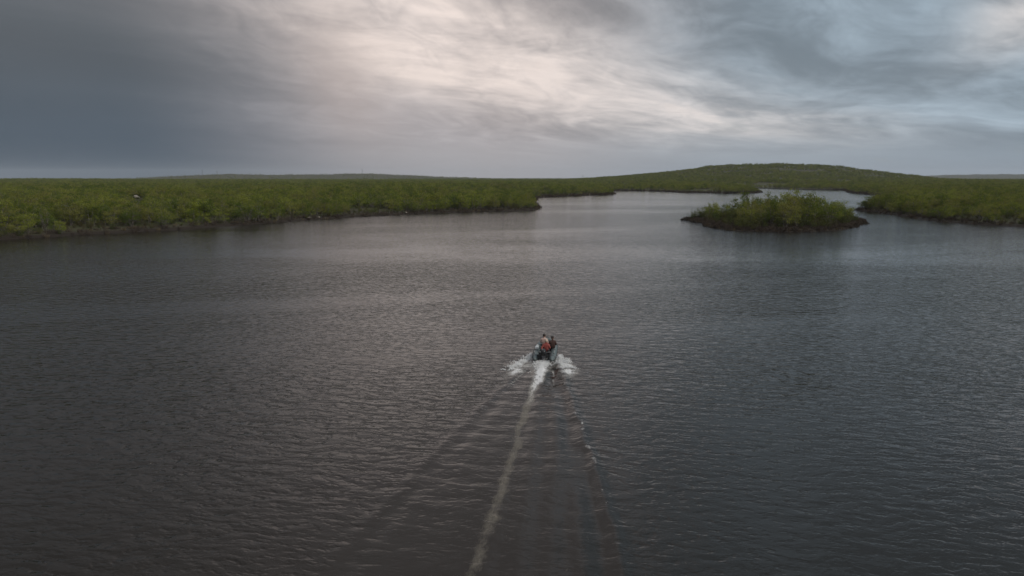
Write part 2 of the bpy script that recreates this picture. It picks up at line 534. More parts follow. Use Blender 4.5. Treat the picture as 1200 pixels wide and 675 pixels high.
EPS = 0.05
h0 = hval(pos)
hx = hval(nb.v('ADD', pos, (EPS, 0, 0)))
hy = hval(nb.v('ADD', pos, (0, EPS, 0)))
a_foam = nb.n('ShaderNodeAttribute', attribute_name='foam').outputs['Fac']
a_white = nb.n('ShaderNodeAttribute', attribute_name='white').outputs['Fac']
a_calm = nb.n('ShaderNodeAttribute', attribute_name='calm').outputs['Fac']
gx_, gy_, _ = nb.sep(pos)
gust = nb.noise(nb.xyz(nb.mul(gx_, 0.009), nb.mul(gy_, 0.022), 4.4), 1.0, 3, 0.5)
gust2 = nb.noise(nb.xyz(nb.mul(gx_, 0.07), nb.mul(gy_, 0.10), 8.4), 1.0, 2, 0.5)
lee = nb.smooth(gy_, 240, 460, 1.0, 0.42)
slick = nb.noise(nb.xyz(nb.add(nb.mul(gx_, 0.010), nb.mul(gy_, -0.004)), nb.add(nb.mul(gy_, 0.045), nb.mul(gx_, -0.012)), 2.0), 1.0, 2, 0.5)
amp = nb.mul(nb.add(nb.smooth(gust, 0.36, 0.62, 0.55, 1.32), nb.mul(nb.sub(gust2, 0.5), 0.9)), lee, nb.smooth(slick, 0.56, 0.66, 1.0, 0.62))
amp = nb.mul(amp, nb.sub(1.0, nb.mul(a_calm, 0.50)), 1.0)
k = nb.mul(amp, -1.0 / EPS)
tilt = nb.xyz(nb.mul(nb.sub(hx, h0), k), nb.mul(nb.sub(hy, h0), k), 0.0)
wn = nb.v('NORMALIZE', nb.v('ADD', nrm, tilt))
pw = principled(nb, out, (0.0125, 0.0102, 0.0074), 0.10, wn, **{'IOR': 1.333})
# foam breaks up into lace
fl = nb.add(nb.mul(gx_, float(FWD[0])), nb.mul(gy_, float(FWD[1])))
fo = nb.add(nb.mul(gx_, float(RGT[0])), nb.mul(gy_, float(RGT[1])))
fpos = nb.xyz(fo, nb.mul(fl, 0.42), 0.0)
f1 = nb.noise(fpos, 8.5, 5, 0.68, 0.8)
f2 = nb.noise(pos, 1.6, 3, 0.6)
lace = nb.add(nb.mul(f1, 0.75), nb.mul(f2, 0.45))
fm = nb.smooth(nb.add(a_foam, nb.mul(nb.sub(lace, 0.6), 2.9)), 0.42, 1.0)
thin_f = nb.smooth(nb.add(a_foam, nb.mul(nb.sub(lace, 0.6), 0.8)), 0.16, 0.60, 0.0, 0.42)
fcol = nb.mix(a_white, (0.25, 0.218, 0.168), (0.68, 0.67, 0.655))
fop = nb.m('MAXIMUM', nb.mul(fm, nb.smooth(a_white, 0.0, 0.6, 0.55, 1.0)), nb.mul(thin_f, 0.8))
fb = nb.n('ShaderNodeBsdfPrincipled')
nb.put(fb.inputs['Base Color'], fcol)
fb.inputs['Roughness'].default_value = 0.75
fbump = nb.n('ShaderNodeBump')
fbump.inputs['Strength'].default_value = 0.8
fbump.inputs['Distance'].default_value = 0.12
nb.put(fbump.inputs['Height'], f1)
nb.put(fb.inputs['Normal'], fbump.outputs[0])
ms = nb.n('ShaderNodeMixShader')
nb.put(ms.inputs[0], fop)
nb.t.links.new(pw.outputs[0], ms.inputs[1])
nb.t.links.new(fb.outputs[0], ms.inputs[2])
nb.t.links.new(ms.outputs[0], out.inputs['Surface'])

water = np_mesh("water", wv, np.concatenate([wq, np.array(rq)]), mat_water, smooth=True)
for nm_, arr in (('foam', foam), ('white', white), ('calm', calm)):
    at_ = water.data.attributes.new(nm_, 'FLOAT', 'POINT')
    at_.data.foreach_set('value', np.concatenate([arr.ravel(), np.zeros(8)]).astype(np.float32))
tag(water, "dark rippled lake with the foaming wake of the boat", kind="structure")


# ------------------------------------------------------------------ vegetation
def leaf_material(name, dark, light, brown, amount):
    mt, nb, out = material(name)
    tint = nb.n('ShaderNodeAttribute', attribute_name='tint').outputs['Fac']
    rand = nb.n('ShaderNodeObjectInfo').outputs['Random']
    pos = nb.n('ShaderNodeNewGeometry').outputs['Position']
    patch = nb.noise(pos, 0.06, 3, 0.6)
    grove = nb.noise(pos, 0.16, 2, 0.5)
    cc = nb.mix(nb.smooth(nb.add(tint, nb.mul(nb.sub(grove, 0.5), 1.5), nb.mul(nb.sub(rand, 0.5), 1.3)), 0.0, 0.95), dark, light)
    cc = nb.mix(nb.mul(nb.smooth(nb.add(patch, nb.mul(nb.sub(rand, 0.5), 0.35)), 0.45, 0.72), amount), cc, brown)
    d = nb.n('ShaderNodeBsdfDiffuse')
    t = nb.n('ShaderNodeBsdfTranslucent')
    nb.put(d.inputs[0], cc)
    nb.put(t.inputs[0], nb.mix(0.35, cc, light))
    ms = nb.n('ShaderNodeMixShader')
    ms.inputs[0].default_value = 0.38
    nb.t.links.new(d.outputs[0], ms.inputs[1])
    nb.t.links.new(t.outputs[0], ms.inputs[2])
    nb.t.links.new(ms.outputs[0], out.inputs['Surface'])
    return mt


mat_leaf = leaf_material("birch_leaf", (0.074, 0.105, 0.019), (0.235, 0.260, 0.044), (0.160, 0.130, 0.056), 0.6)
mat_willow = leaf_material("willow_leaf", (0.058, 0.078, 0.022), (0.120, 0.130, 0.036), (0.070, 0.052, 0.030), 0.95)

mat_bark, nb, out = material("birch_bark")
pos = nb.n('ShaderNodeTexCoord').outputs['Object']
bn = nb.noise(nb.v('MULTIPLY', pos, (3, 3, 9)), 2.0, 4, 0.6)
principled(nb, out, nb.mix(nb.smooth(bn, 0.40, 0.62), (0.045, 0.036, 0.028), (0.20, 0.18, 0.155)), 0.85)

mat_twig, nb, out = material("bare_twig")
rand = nb.n('ShaderNodeObjectInfo').outputs['Random']
principled(nb, out, nb.mix(rand, (0.030, 0.020, 0.014), (0.062, 0.044, 0.028)), 0.9)

mat_sedge, nb, out = material("dry_sedge")
rand = nb.n('ShaderNodeObjectInfo').outputs['Random']
principled(nb, out, nb.mix(rand, (0.060, 0.044, 0.022), (0.115, 0.088, 0.046)), 0.9)


class Shape:
    def __init__(self):
        self.v, self.f, self.t = [], [], []

    def tube(self, pts, radii, n=5):
        base = len(self.v)
        for i, (p, r) in enumerate(zip(pts, radii)):
            p = Vector(p)
            d = Vector(pts[min(i + 1, len(pts) - 1)]) - Vector(pts[max(i - 1, 0)])
            q = d.to_track_quat('Z', 'Y')
            for j in range(n):
                a = 2 * math.pi * j / n
                self.v.append(p + q @ Vector((math.cos(a) * r, math.sin(a) * r, 0)))
        for i in range(len(pts) - 1):
            for j in range(n):
                k = (j + 1) % n
                self.f.append((base + i * n + j, base + i * n + k, base + (i + 1) * n + k, base + (i + 1) * n + j))
        self.f.append(tuple(base + j for j in reversed(range(n))))
        self.f.append(tuple(base + (len(pts) - 1) * n + j for j in range(n)))

    def leaf(self, p, size, tint, rg):
        a = Vector((rg.gauss(0, 1), rg.gauss(0, 1), rg.gauss(0, 1) * 0.8))
        if a.length < 1e-3:
            a = Vector((1, 0, 0))
        a.normalize()
        b = a.orthogonal().normalized()
        b.rotate(Matrix.Rotation(rg.uniform(0, 6.28), 3, a))
        c2 = a.cross(b)
        base = len(self.v)
        w = size * rg.uniform(0.45, 0.75)
        self.v += [p - b * size * 0.5, p + c2 * w * 0.5, p + b * size * 0.5 + a * size * 0.12, p - c2 * w * 0.5]
        self.f.append((base, base + 1, base + 2, base + 3))
        self.t += [tint] * 4

    def build(self, name, mat, tint=False):
        o = mesh_obj(name, self.v, self.f, mat, link=False)
        if tint:
            at_ = o.data.attributes.new('tint', 'FLOAT', 'POINT')
            at_.data.foreach_set('value', np.array(self.t, dtype=np.float32))
        return o


def bend_path(p0, p1, rg, k=5, wob=0.06):
    p0, p1 = Vector(p0), Vector(p1)
    L = (p1 - p0).length
    pts = []
    for i in range(k):
        t = i / (k - 1)
        p = p0.lerp(p1, t)
        if 0 < i < k - 1:
            p += Vector((rg.gauss(0, 1), rg.gauss(0, 1), rg.gauss(0, 0.4))) * wob * L * 0.5
        pts.append(p)
    return pts


def make_birch(seed, h, spread, stems, dens):
    """a several-stemmed mountain birch: leaning tapered stems, forking limbs, leaves in loose clumps"""
    rg = random.Random(seed)
    wood, leaf = Shape(), Shape()
    for sidx in range(stems):
        ang = 2 * math.pi * (sidx + rg.uniform(-0.3, 0.3)) / stems
        lean = rg.uniform(0.15, 1.0) * spread * 0.5
        hh = h * rg.uniform(0.72, 1.0)
        b = Vector((math.cos(ang) * 0.12, math.sin(ang) * 0.12, -0.15))
        t = Vector((math.cos(ang) * lean, math.sin(ang) * lean, hh * 0.93))
        path = bend_path(b, t, rg, 6, 0.07)
        r0 = 0.020 * h * rg.uniform(0.7, 1.1)
        wood.tube(path, [r0 * (1 - 0.85 * i / 5) for i in range(6)], 5)
        nb_ = rg.randint(6, 9)
        tips = [path[-1], path[-2]]
        for j in range(nb_):
            f = rg.uniform(0.22, 0.92)
            i = min(int(f * 5), 4)
            st = path[i].lerp(path[i + 1], f * 5 - i)
            a2 = ang + rg.gauss(0, 1.2)
            ln = spread * rg.uniform(0.28, 0.58) * (1.15 - 0.6 * f)
            en = st + Vector((math.cos(a2) * ln, math.sin(a2) * ln, rg.uniform(0.15, 0.75) * ln))
            bp = bend_path(st, en, rg, 4, 0.08)
            wood.tube(bp, [r0 * 0.38 * (1 - 0.75 * q / 3) for q in range(4)], 3)
            tips += [bp[-1], bp[-2]]
            if rg.random() < 0.6:
                en2 = bp[-2] + Vector((rg.gauss(0, 0.5), rg.gauss(0, 0.5), rg.uniform(0.1, 0.6))) * ln * 0.6
                wood.tube([bp[-2], en2], [r0 * 0.15, r0 * 0.05], 3)
                tips.append(en2)
        for tp in tips:
            if rg.random() > dens:
                continue
            tp = Vector(tp)
            cr = rg.uniform(0.26, 0.54) * (h / 5.5)
            tint = min(max(rg.gauss(0.45, 0.25) + 0.12 * (tp.z / h - 0.5), 0), 1)
            for q in range(rg.randint(14, 22)):
                p = tp + Vector((rg.gauss(0, 1), rg.gauss(0, 1), rg.gauss(0, 0.75))) * cr * 0.62
                leaf.leaf(p, rg.uniform(0.14, 0.28) * (h / 5.5) ** 0.5, min(max(tint + rg.gauss(0, 0.12), 0), 1), rg)
    return wood.build("trunk", mat_bark), leaf.build("crown", mat_leaf, True)


def make_shrub(seed, h, spread, mat=None):
    """a low willow bush: many stems from one root, leaves along them"""
    rg = random.Random(seed)
    wood, leaf = Shape(), Shape()
    for k in range(11):
        a = rg.uniform(0, 6.28)
        ln = spread * 0.5 * rg.uniform(0.25, 1.0)
        t = Vector((math.cos(a) * ln, math.sin(a) * ln, h * rg.uniform(0.6, 1.0)))
        path = bend_path((math.cos(a) * 0.05, math.sin(a) * 0.05, -0.1), t, rg, 4, 0.10)
        wood.tube(path, [0.022, 0.017, 0.012, 0.005], 3)
        tint = min(max(rg.gauss(0.45, 0.25), 0), 1)
        for i in range(1, 4):
            for q in range(9):
                p = path[i] + Vector((rg.gauss(0, 1), rg.gauss(0, 1), rg.gauss(0, 0.8))) * 0.17 * h / 1.6
                leaf.leaf(p, rg.uniform(0.10, 0.19), min(max(tint + rg.gauss(0, 0.12), 0), 1), rg)
    return wood.build("stem", mat_twig), leaf.build("foliage", mat or mat_willow, True)


def make_twigs(seed, h, spread, n, mat, thick=0.03):
    """bare brown scrub or a tussock: thin tapering spikes from one root"""
    rg = random.Random(seed)
    s_ = Shape()
    for k in range(n):
        a, q = rg.uniform(0, 6.28), rg.random() ** 0.5
        b = Vector((math.cos(a), math.sin(a), 0)) * spread * 0.30 * q
        t = b + Vector((math.cos(a + rg.gauss(0, 0.6)), math.sin(a + rg.gauss(0, 0.6)), 0)) * spread * 0.35 * rg.random() + Vector((0, 0, h * rg.uniform(0.45, 1.0)))
        base = len(s_.v)
        ax = Vector((rg.gauss(0, 1), rg.gauss(0, 1), 0)).normalized() * thick
        mid = b.lerp(t, 0.6) + Vector((rg.gauss(0, 1), rg.gauss(0, 1), 0)) * 0.06 * h
        s_.v += [b - ax + Vector((0, 0, -0.1)), b + ax + Vector((0, 0, -0.1)), mid + ax * 0.8, t, mid - ax * 0.8]
        s_.f.append((base, base + 1, base + 2, base + 4))
        s_.f.append((base + 4, base + 2, base + 3))
    return s_.build("scrub", mat)


BIRCH = [make_birch(100 + i, h, sp_, st, de) for i, (h, sp_, st, de) in enumerate(
    [(5.6, 3.6, 3, 0.92), (5.0, 4.0, 4, 0.85), (6.0, 3.2, 3, 0.9), (4.4, 3.8, 4, 0.95), (5.3, 3.0, 2, 0.95), (4.8, 4.2, 5, 0.75)])]
WILLOW = [make_shrub(200 + i, h, sp_) for i, (h, sp_) in enumerate([(1.7, 2.2), (1.3, 2.0), (2.1, 2.3)])]


def merged_proto(name, objs):
    bm = bmesh.new()
    me = bpy.data.meshes.new(name)
    vs, fs, mi, tn, mats = [], [], [], [], []
    for o in objs:
        b = len(vs)
        vs += [v.co.copy() for v in o.data.vertices]
        fs += [tuple(b + i for i in p.vertices) for p in o.data.polygons]
        mi += [len(mats)] * len(o.data.polygons)
        mats.append(o.data.materials[0])
        if 'tint' in o.data.attributes:
            tn += [d.value for d in o.data.attributes['tint'].data]
        else:
            tn += [0.5] * len(o.data.vertices)
    bm.free()
    me.from_pydata(vs, [], fs)
    for m_ in mats:
        me.materials.append(m_)
    me.polygons.foreach_set('material_index', mi)
    a_ = me.attributes.new('tint', 'FLOAT', 'POINT')
    a_.data.foreach_set('value', np.array(tn, dtype=np.float32))
    me.update()
    return bpy.data.objects.new(name, me)


def proto_collection(name, objs):
    col_ = bpy.data.collections.new(name)
    for o in objs:
        col_.objects.link(o)
    return col_


COL_BIRCH = proto_collection("birch_kinds", [merged_proto("birch_kind", b) for b in BIRCH])
COL_WILLOW = proto_collection("willow_kinds", [merged_proto("willow_kind", b) for b in WILLOW])
COL_SCRUB = proto_collection("scrub_kinds", [make_twigs(300 + i, 0.95, 1.5, 46, mat_twig, 0.022) for i in range(3)] + [make_twigs(310, 0.6, 1.2, 60, mat_sedge, 0.018)])


def scatter(name, pts, scl, col_, label):
    """one mass of plants nobody could count: copies of a few plants set on points"""
    me = bpy.data.meshes.new(name)
    me.vertices.add(len(pts))
    me.vertices.foreach_set('co', np.asarray(pts, dtype=np.float32).ravel())
    for nm_, typ, arr in (('scl', 'FLOAT_VECTOR', scl), ('rot', 'FLOAT_VECTOR', np.stack([npr.normal(0, 0.05, len(pts)), npr.normal(0, 0.05, len(pts)), npr.random(len(pts)) * 6.283], -1))):
        a_ = me.attributes.new(nm_, typ, 'POINT')
        a_.data.foreach_set('vector', np.asarray(arr, dtype=np.float32).ravel())
    o = bpy.data.objects.new(name, me)
    C.objects.link(o)
    t = bpy.data.node_groups.new(name + "_scatter", 'GeometryNodeTree')
    t.interface.new_socket("Geometry", in_out='INPUT', socket_type='NodeSocketGeometry')
    t.interface.new_socket("Geometry", in_out='OUTPUT', socket_type='NodeSocketGeometry')
    gi, go = t.nodes.new('NodeGroupInput'), t.nodes.new('NodeGroupOutput')
    ci = t.nodes.new('GeometryNodeCollectionInfo')
    ci.inputs['Collection'].default_value = col_
    ci.inputs['Separate Children'].default_value = True
    ci.inputs['Reset Children'].default_value = True
    ip = t.nodes.new('GeometryNodeInstanceOnPoints')
    ip.inputs['Pick Instance'].default_value = True
    rv = t.nodes.new('FunctionNodeRandomValue')
    rv.data_type = 'INT'
    rv.inputs[4].default_value = 0
    rv.inputs[5].default_value = len(col_.objects) - 1
    ar, asz = t.nodes.new('GeometryNodeInputNamedAttribute'), t.nodes.new('GeometryNodeInputNamedAttribute')
    ar.data_type = asz.data_type = 'FLOAT_VECTOR'
    ar.inputs[0].default_value = 'rot'
    asz.inputs[0].default_value = 'scl'
    L = t.links.new
    L(gi.outputs[0], ip.inputs['Points'])
    L(ci.outputs[0], ip.inputs['Instance'])
    L(rv.outputs[2], ip.inputs['Instance Index'])
    L(ar.outputs[0], ip.inputs['Rotation'])
    L(asz.outputs[0], ip.inputs['Scale'])
    L(ip.outputs[0], go.inputs[0])
    o.modifiers.new("scatter", 'NODES').node_group = t
    tag(o, label, kind="stuff")
    return o


def sample(n, r0, r1, a_half=43.0, pw=2.0):
    """n random spots in a wedge in front of the camera"""
    u_ = npr.random(n)
    r = (r0 ** pw + u_ * (r1 ** pw - r0 ** pw)) ** (1 / pw)
    a = np.radians(npr.uniform(-a_half, a_half, n))
    return r * np.sin(a), r * np.cos(a)


def hgt_at(x, y):
    sd = shore_dist(x, y)
    return height(x, y, sd), sd


def clearing(x, y):
    """open boggy or rocky places where no tree stands"""
    return fbm(x / 38.0 + 3.3, y / 38.0, 3)


def in_isle(x, y, grow=0.0):
    return signed(ISLAND, x, y) > -grow


# --- trees of the banks: near ones dense, far ones fewer and as clumps
px1, py1 = sample(7600, 120, 330)
px2, py2 = sample(30000, 330, 900)
px3, py3 = sample(95000, 900, 2600, 43.0, 1.3)
px4, py4 = sample(26000, 2600, 7600)
tx = np.concatenate([px1, px2, px3, px4])
ty = np.concatenate([py1, py2, py3, py4])
zone = np.concatenate([np.full(len(a_), i) for i, a_ in enumerate((px1, px2, px3, px4))])
tz, tsd = hgt_at(tx, ty)
clr = clearing(tx, ty)
isle = in_isle(tx, ty, 6.0)
bare = np.zeros(len(tx), bool)
for bx, by, dm, _lab in ROCKS:                        # open ground round the boulders and just before them
    br_ = math.hypot(bx, by)
    al_, ac_ = (tx * bx + ty * by) / br_, (tx * by - ty * bx) / br_
    bare |= (np.abs(ac_) < dm[0] + 0.8) & (al_ < br_ + 2.5) & (al_ > br_ - (75 if dm[2] > 0.7 else 6))
keep = ~bare & (tsd > 1.6) & ~isle & (clr < 0.20 + 0.5 * (zone > 2))
tx, ty, tz, tsd, zone, clr = (a_[keep] for a_ in (tx, ty, tz, tsd, zone, clr))
tr = np.hypot(tx, ty)
# lower at the water's edge and at the rim of clearings
tsc = npr.uniform(0.55, 1.3, len(tx)) * np.clip(0.5 + tsd / 14.0, 0.5, 1.0) * np.clip(1.25 - 1.6 * np.maximum(clr, 0), 0.6, 1.05)
tsc *= np.where(npr.random(len(tx)) < 0.06, 1.22, 1.0) * np.clip(1.0 + 0.75 * fbm(tx / 13.0, ty / 13.0, 2), 0.55, 1.4)
tsc *= np.array([0.88, 0.80, 0.92, 1.2])[zone.astype(int)]

tsc = np.minimum(tsc, 1.12) * (1 - 0.28 * np.exp(-((tx - ROCKS[0][0]) ** 2 + (ty - ROCKS[0][1]) ** 2) / 45.0 ** 2))

# the largest in view become trees of their own
az_t = np.degrees(np.arctan2(tx, ty))
order = np.argsort(tr / np.maximum(tsc, 0.3))
inview = (np.abs(az_t) < 36.0)
order = order[inview[order]]
ISLE_TREES = 72
single = order[:226]
left_n, right_n = 0, 0
is_single = np.zeros(len(tx), bool)
is_single[single] = True


def plant(name, proto, loc, scl, rz, part_names):
    o = empty(name, loc, rz)
    o.scale = scl
    for src, pn in zip(proto, part_names):
        c_ = src.copy()
        c_.name = pn
        C.objects.link(c_)
        c_.parent = o
    return o


for i in single:
    k_ = rnd.randrange(len(BIRCH))
    s_ = float(tsc[i])
    o = plant("birch_tree", BIRCH[k_], (float(tx[i]), float(ty[i]), float(tz[i])), (s_ * rnd.uniform(0.92, 1.12), s_ * rnd.uniform(0.92, 1.12), s_), rnd.uniform(0, 6.28), ("trunk", "crown"))
    if tx[i] < 0:
        where = ("at the picture's left edge", "below the pale boulders", "right of the pale boulders", "towards the bank's point")[min(int((az_t[i] + 36.5) / 7.0), 3)]
        if tsd[i] < 9:
            tag(o, "low green birch in the left bank's waterside row, " + where, "tree", "birches at the left bank's waterline, " + where)
        else:
            tag(o, "green birch of the left bank thicket behind the waterside row, " + where, "tree", "birches in the left bank thicket, " + where)
    else:
        if tsd[i] < 9:
            tag(o, "low green birch in the front row along the right bank's waterline", "tree", "birches at the right bank's waterline")
        else:
            tag(o, "green birch of the right bank thicket, behind the waterside row", "tree", "birches in the right bank thicket")

rest = ~is_single
near_ = rest & (tx < 0) & (zone < 2)
right_ = rest & (tx >= 0) & (zone < 2)
far_ = rest & (zone >= 2)
for nm_, msk, lab in (("left_bank_woodland", near_, "dense low birch woodland covering the left bank"),
                      ("right_bank_woodland", right_, "dense low birch woodland behind the channel and on the right bank"),
                      ("hill_woodland", far_, "far birch woodland over the hills and plain on the horizon")):
    if msk.any():
        sc3 = np.repeat(tsc[msk][:, None], 3, 1) * np.array([1.1, 1.1, 1.0])
        scatter(nm_, np.stack([tx[msk], ty[msk], tz[msk]], -1), sc3, COL_BIRCH, lab)

# --- undergrowth of the banks: willow scrub between the trees and brown bare scrub along the water
ux, uy = sample(26000, 115, 620)
uz, usd = hgt_at(ux, uy)
k_ = (usd > 1.2) & ~in_isle(ux, uy, 6.0)
us = npr.uniform(0.5, 1.0, len(ux))
scatter("willow_undergrowth", np.stack([ux, uy, uz], -1)[k_], np.repeat(us[k_][:, None], 3, 1), COL_WILLOW, "low willow scrub and heath between the birches of the banks")
ex, ey = sample(170000, 115, 800)
ez, esd = hgt_at(ex, ey)
k_ = (esd > -0.15) & (esd < 5.0) & ~in_isle(ex, ey, 6.0)
es = npr.uniform(0.6, 1.25, len(ex)) * np.clip(np.hypot(ex, ey) / 300, 1.0, 1.6)
scatter("bank_scrub", np.stack([ex, ey, ez], -1)[k_], np.repeat(es[k_][:, None], 3, 1), COL_SCRUB, "dark brown bare scrub and sedge along the water's edge of the banks")

# --- the island
ilo, ihi = ISLAND.min(0), ISLAND.max(0)
sx_ = npr.uniform(ilo[0] - 3, ihi[0] + 3, 9000)
sy_ = npr.uniform(ilo[1] - 3, ihi[1] + 3, 9000)
sz_, ssd = hgt_at(sx_, sy_)
isl = in_isle(sx_, sy_, 5.0)
k_ = isl & (ssd > -0.1) & ((ssd < 4.5) | (npr.random(9000) < 0.35))
scatter("island_scrub", np.stack([sx_, sy_, sz_], -1)[k_], np.repeat(npr.uniform(0.5, 1.0, k_.sum())[:, None], 3, 1), COL_SCRUB, "reddish brown bare scrub and sedge round the island's shore")

spots = []
cand = np.argsort(npr.random(9000))
xl, xr = at(843, 262)[0], at(1008, 262)[0]
for i in cand:
    x_, y_, d_ = sx_[i], sy_[i], ssd[i]
    if not isl[i] or d_ < 3.2 or x_ < xl or x_ > xr:
        continue
    if all((x_ - a_) ** 2 + (y_ - b_) ** 2 > 1.9 ** 2 for a_, b_, *_ in spots):
        spots.append((x_, y_, float(sz_[i]), d_))
    if len(spots) >= ISLE_TREES:
        break
spots.sort()
hs = []
for x_, y_, z_, d_ in spots:
    f = (x_ - xl) / (xr - xl)
    prof = 0.72 + 0.55 * math.sin(math.pi * min(max(0.10 + 0.86 * f, 0), 1)) ** 0.8
    hs.append(prof * rnd.uniform(0.84, 1.10) * (0.90 if f < 0.18 else 1.0) * min(0.72 + d_ / 22.0, 1.02))
tall = int(np.argmax(hs))
front = min(range(len(spots)), key=lambda i: spots[i][1])
for i, ((x_, y_, z_, d_), h_) in enumerate(zip(spots, hs)):
    o = plant("birch_tree", BIRCH[rnd.randrange(len(BIRCH))], (x_, y_, z_), (h_ * rnd.uniform(0.82, 1.08), h_ * rnd.uniform(0.82, 1.08), h_ * rnd.uniform(0.98, 1.18)), rnd.uniform(0, 6.28), ("trunk", "crown"))
    f = (x_ - xl) / (xr - xl)
    if i == 0:
        tag(o, "leftmost birch of the island's grove, next to its low bushes", "tree", "birches on the island")
    elif i == len(spots) - 1:
        tag(o, "rightmost birch of the island, at its far tip by the channel", "tree", "birches on the island")
    elif i == tall:
        tag(o, "tallest bright green birch of the small island", "tree", "birches on the island")
    elif i == front:
        tag(o, "birch of the island standing nearest to the boat's side", "tree", "birches on the island")
    elif f < 0.33:
        tag(o, "bright green birch in the left third of the island's grove", "tree", "birches in the left third of the island")
    elif f < 0.66:
        tag(o, "bright green birch in the middle of the island's grove", "tree", "birches in the middle of the island")
    else:
        tag(o, "bright green birch in the right third of the island's grove", "tree", "birches in the right third of the island")

wl, wr_ = at(806, 259)[0], at(850, 259)[0]
bush = []
for i in cand:
    x_, y_, d_ = sx_[i], sy_[i], ssd[i]
    if isl[i] and d_ > 0.7 and wl < x_ < wr_ and all((x_ - a_) ** 2 + (y_ - b_) ** 2 > 1.7 ** 2 for a_, b_, *_ in bush):
        bush.append((x_, y_, float(sz_[i])))
    if len(bush) >= 22:
        break
bush.sort()
for i, (x_, y_, z_) in enumerate(bush):
    s_ = rnd.uniform(0.85, 1.3)
    o = plant("willow_bush", WILLOW[rnd.randrange(3)], (x_, y_, z_), (s_, s_, s_), rnd.uniform(0, 6.28), ("stem", "foliage"))
    tag(o, "outermost low willow bush on the island's left tip" if i == 0 else "low grey green willow bush on the island's left spit", "bush", "willow bushes on the island's left spit")

# bushes under and between the island's trees
kb = isl & (ssd > 2.5) & (npr.random(9000) < 0.10)
scatter("island_undergrowth", np.stack([sx_, sy_, sz_], -1)[kb], np.repeat(npr.uniform(0.9, 1.6, kb.sum())[:, None], 3, 1), COL_WILLOW, "low willow undergrowth between the island's birches")


# ------------------------------------------------------------------ the boat and its crew
def plain(name, color, rough=0.6, var=0.25, scale=9.0, **kw):
    mt, nb, out = material(name)
    pos = nb.n('ShaderNodeTexCoord').outputs['Object']
    nz = nb.noise(pos, scale, 4, 0.6)
    cc = nb.v('SCALE', tuple(color), nb.add(1.0 - var / 2, nb.mul(nz, var)))
    bmp = nb.n('ShaderNodeBump')
    bmp.inputs['Strength'].default_value = 0.25
    bmp.inputs['Distance'].default_value = 0.02
    nb.put(bmp.inputs['Height'], nz)
    principled(nb, out, cc, rough, bmp.outputs[0], **kw)
    return mt


M = {
    'pvc': plain("grey_green_pvc", (0.090, 0.110, 0.110), 0.45, 0.35, 3.0),
    'pvc_dark': plain("charcoal_pvc", (0.035, 0.040, 0.043), 0.5),
    'board': plain("dark_plywood", (0.022, 0.024, 0.026), 0.6),
    'bench': plain("grey_bench_board", (0.10, 0.10, 0.10), 0.6),
    'motor': plain("black_motor_plastic", (0.012, 0.012, 0.013), 0.3),
    'metal': plain("grey_cast_metal", (0.12, 0.12, 0.13), 0.4, Metallic=0.6),
    'rope': plain("pale_rope", (0.35, 0.34, 0.32), 0.8),
    'white': plain("white_bag_fabric", (0.66, 0.67, 0.66), 0.6, 0.15),
    'red': plain("rust_red_jacket", (0.27, 0.060, 0.048), 0.8),
    'pale': plain("pale_pink_jacket", (0.50, 0.36, 0.31), 0.8),
    'brown': plain("dark_brown_jacket", (0.050, 0.024, 0.018), 0.85),
    'trouser': plain("dark_trousers", (0.018, 0.019, 0.022), 0.85),
    'skin': plain("skin", (0.44, 0.26, 0.19), 0.55, 0.1),
    'hair': plain("dark_hair", (0.022, 0.013, 0.009), 0.7),
    'beige': plain("beige_cap", (0.42, 0.33, 0.26), 0.8),
    'boot': plain("rubber_boot", (0.012, 0.014, 0.012), 0.5),
}

TRIM = R(4.0)
boat = empty("inflatable_boat", (BOAT[0], BOAT[1], 0.0))
boat.rotation_euler = (TRIM, 0, -HEAD)
tag(boat, "grey inflatable motorboat speeding away over the lake with three people", "boat")
BM = Matrix.Translation((BOAT[0], BOAT[1], 0.0)) @ Matrix.Rotation(-HEAD, 4, 'Z') @ Matrix.Rotation(TRIM, 4, 'X')


def sweep(path, radii, n=16, caps=True, flat=1.0):
    s_ = Shape()
    pts = [Vector(p) for p in path]
    base = 0
    for i, (p, r) in enumerate(zip(pts, radii)):
        d = (pts[min(i + 1, len(pts) - 1)] - pts[max(i - 1, 0)]).normalized()
        side = d.cross(Vector((0, 0, 1)))
        side = side.normalized() if side.length > 1e-4 else Vector((1, 0, 0))
        up = side.cross(d).normalized()
        for j in range(n):
            a = 2 * math.pi * j / n
            s_.v.append(p + side * math.cos(a) * r + up * math.sin(a) * r * flat)
    for i in range(len(pts) - 1):
        for j in range(n):
            k2 = (j + 1) % n
            s_.f.append((i * n + j, i * n + k2, (i + 1) * n + k2, (i + 1) * n + j))
    if caps:
        s_.f.append(tuple(reversed(range(n))))
        s_.f.append(tuple((len(pts) - 1) * n + j for j in range(n)))
    return s_.v, s_.f


def part(name, vf, mat, parent, smooth=True):
    return mesh_obj(name, vf[0], vf[1], mat, parent, smooth)


def box(x0, x1, y0, y1, z0, z1, bev=0.012):
    bm = bmesh.new()
    bmesh.ops.create_cube(bm, size=1.0)
    for v in bm.verts:
        v.co = Vector(((x0 + x1) / 2 + v.co.x * (x1 - x0), (y0 + y1) / 2 + v.co.y * (y1 - y0), (z0 + z1) / 2 + v.co.z * (z1 - z0)))
    if bev:
        bmesh.ops.bevel(bm, geom=bm.edges[:], offset=bev, segments=2, affect='EDGES')
    bm.verts.index_update()
    r = ([v.co.copy() for v in bm.verts], [tuple(v.index for v in f.verts) for f in bm.faces])
    bm.free()
    return r


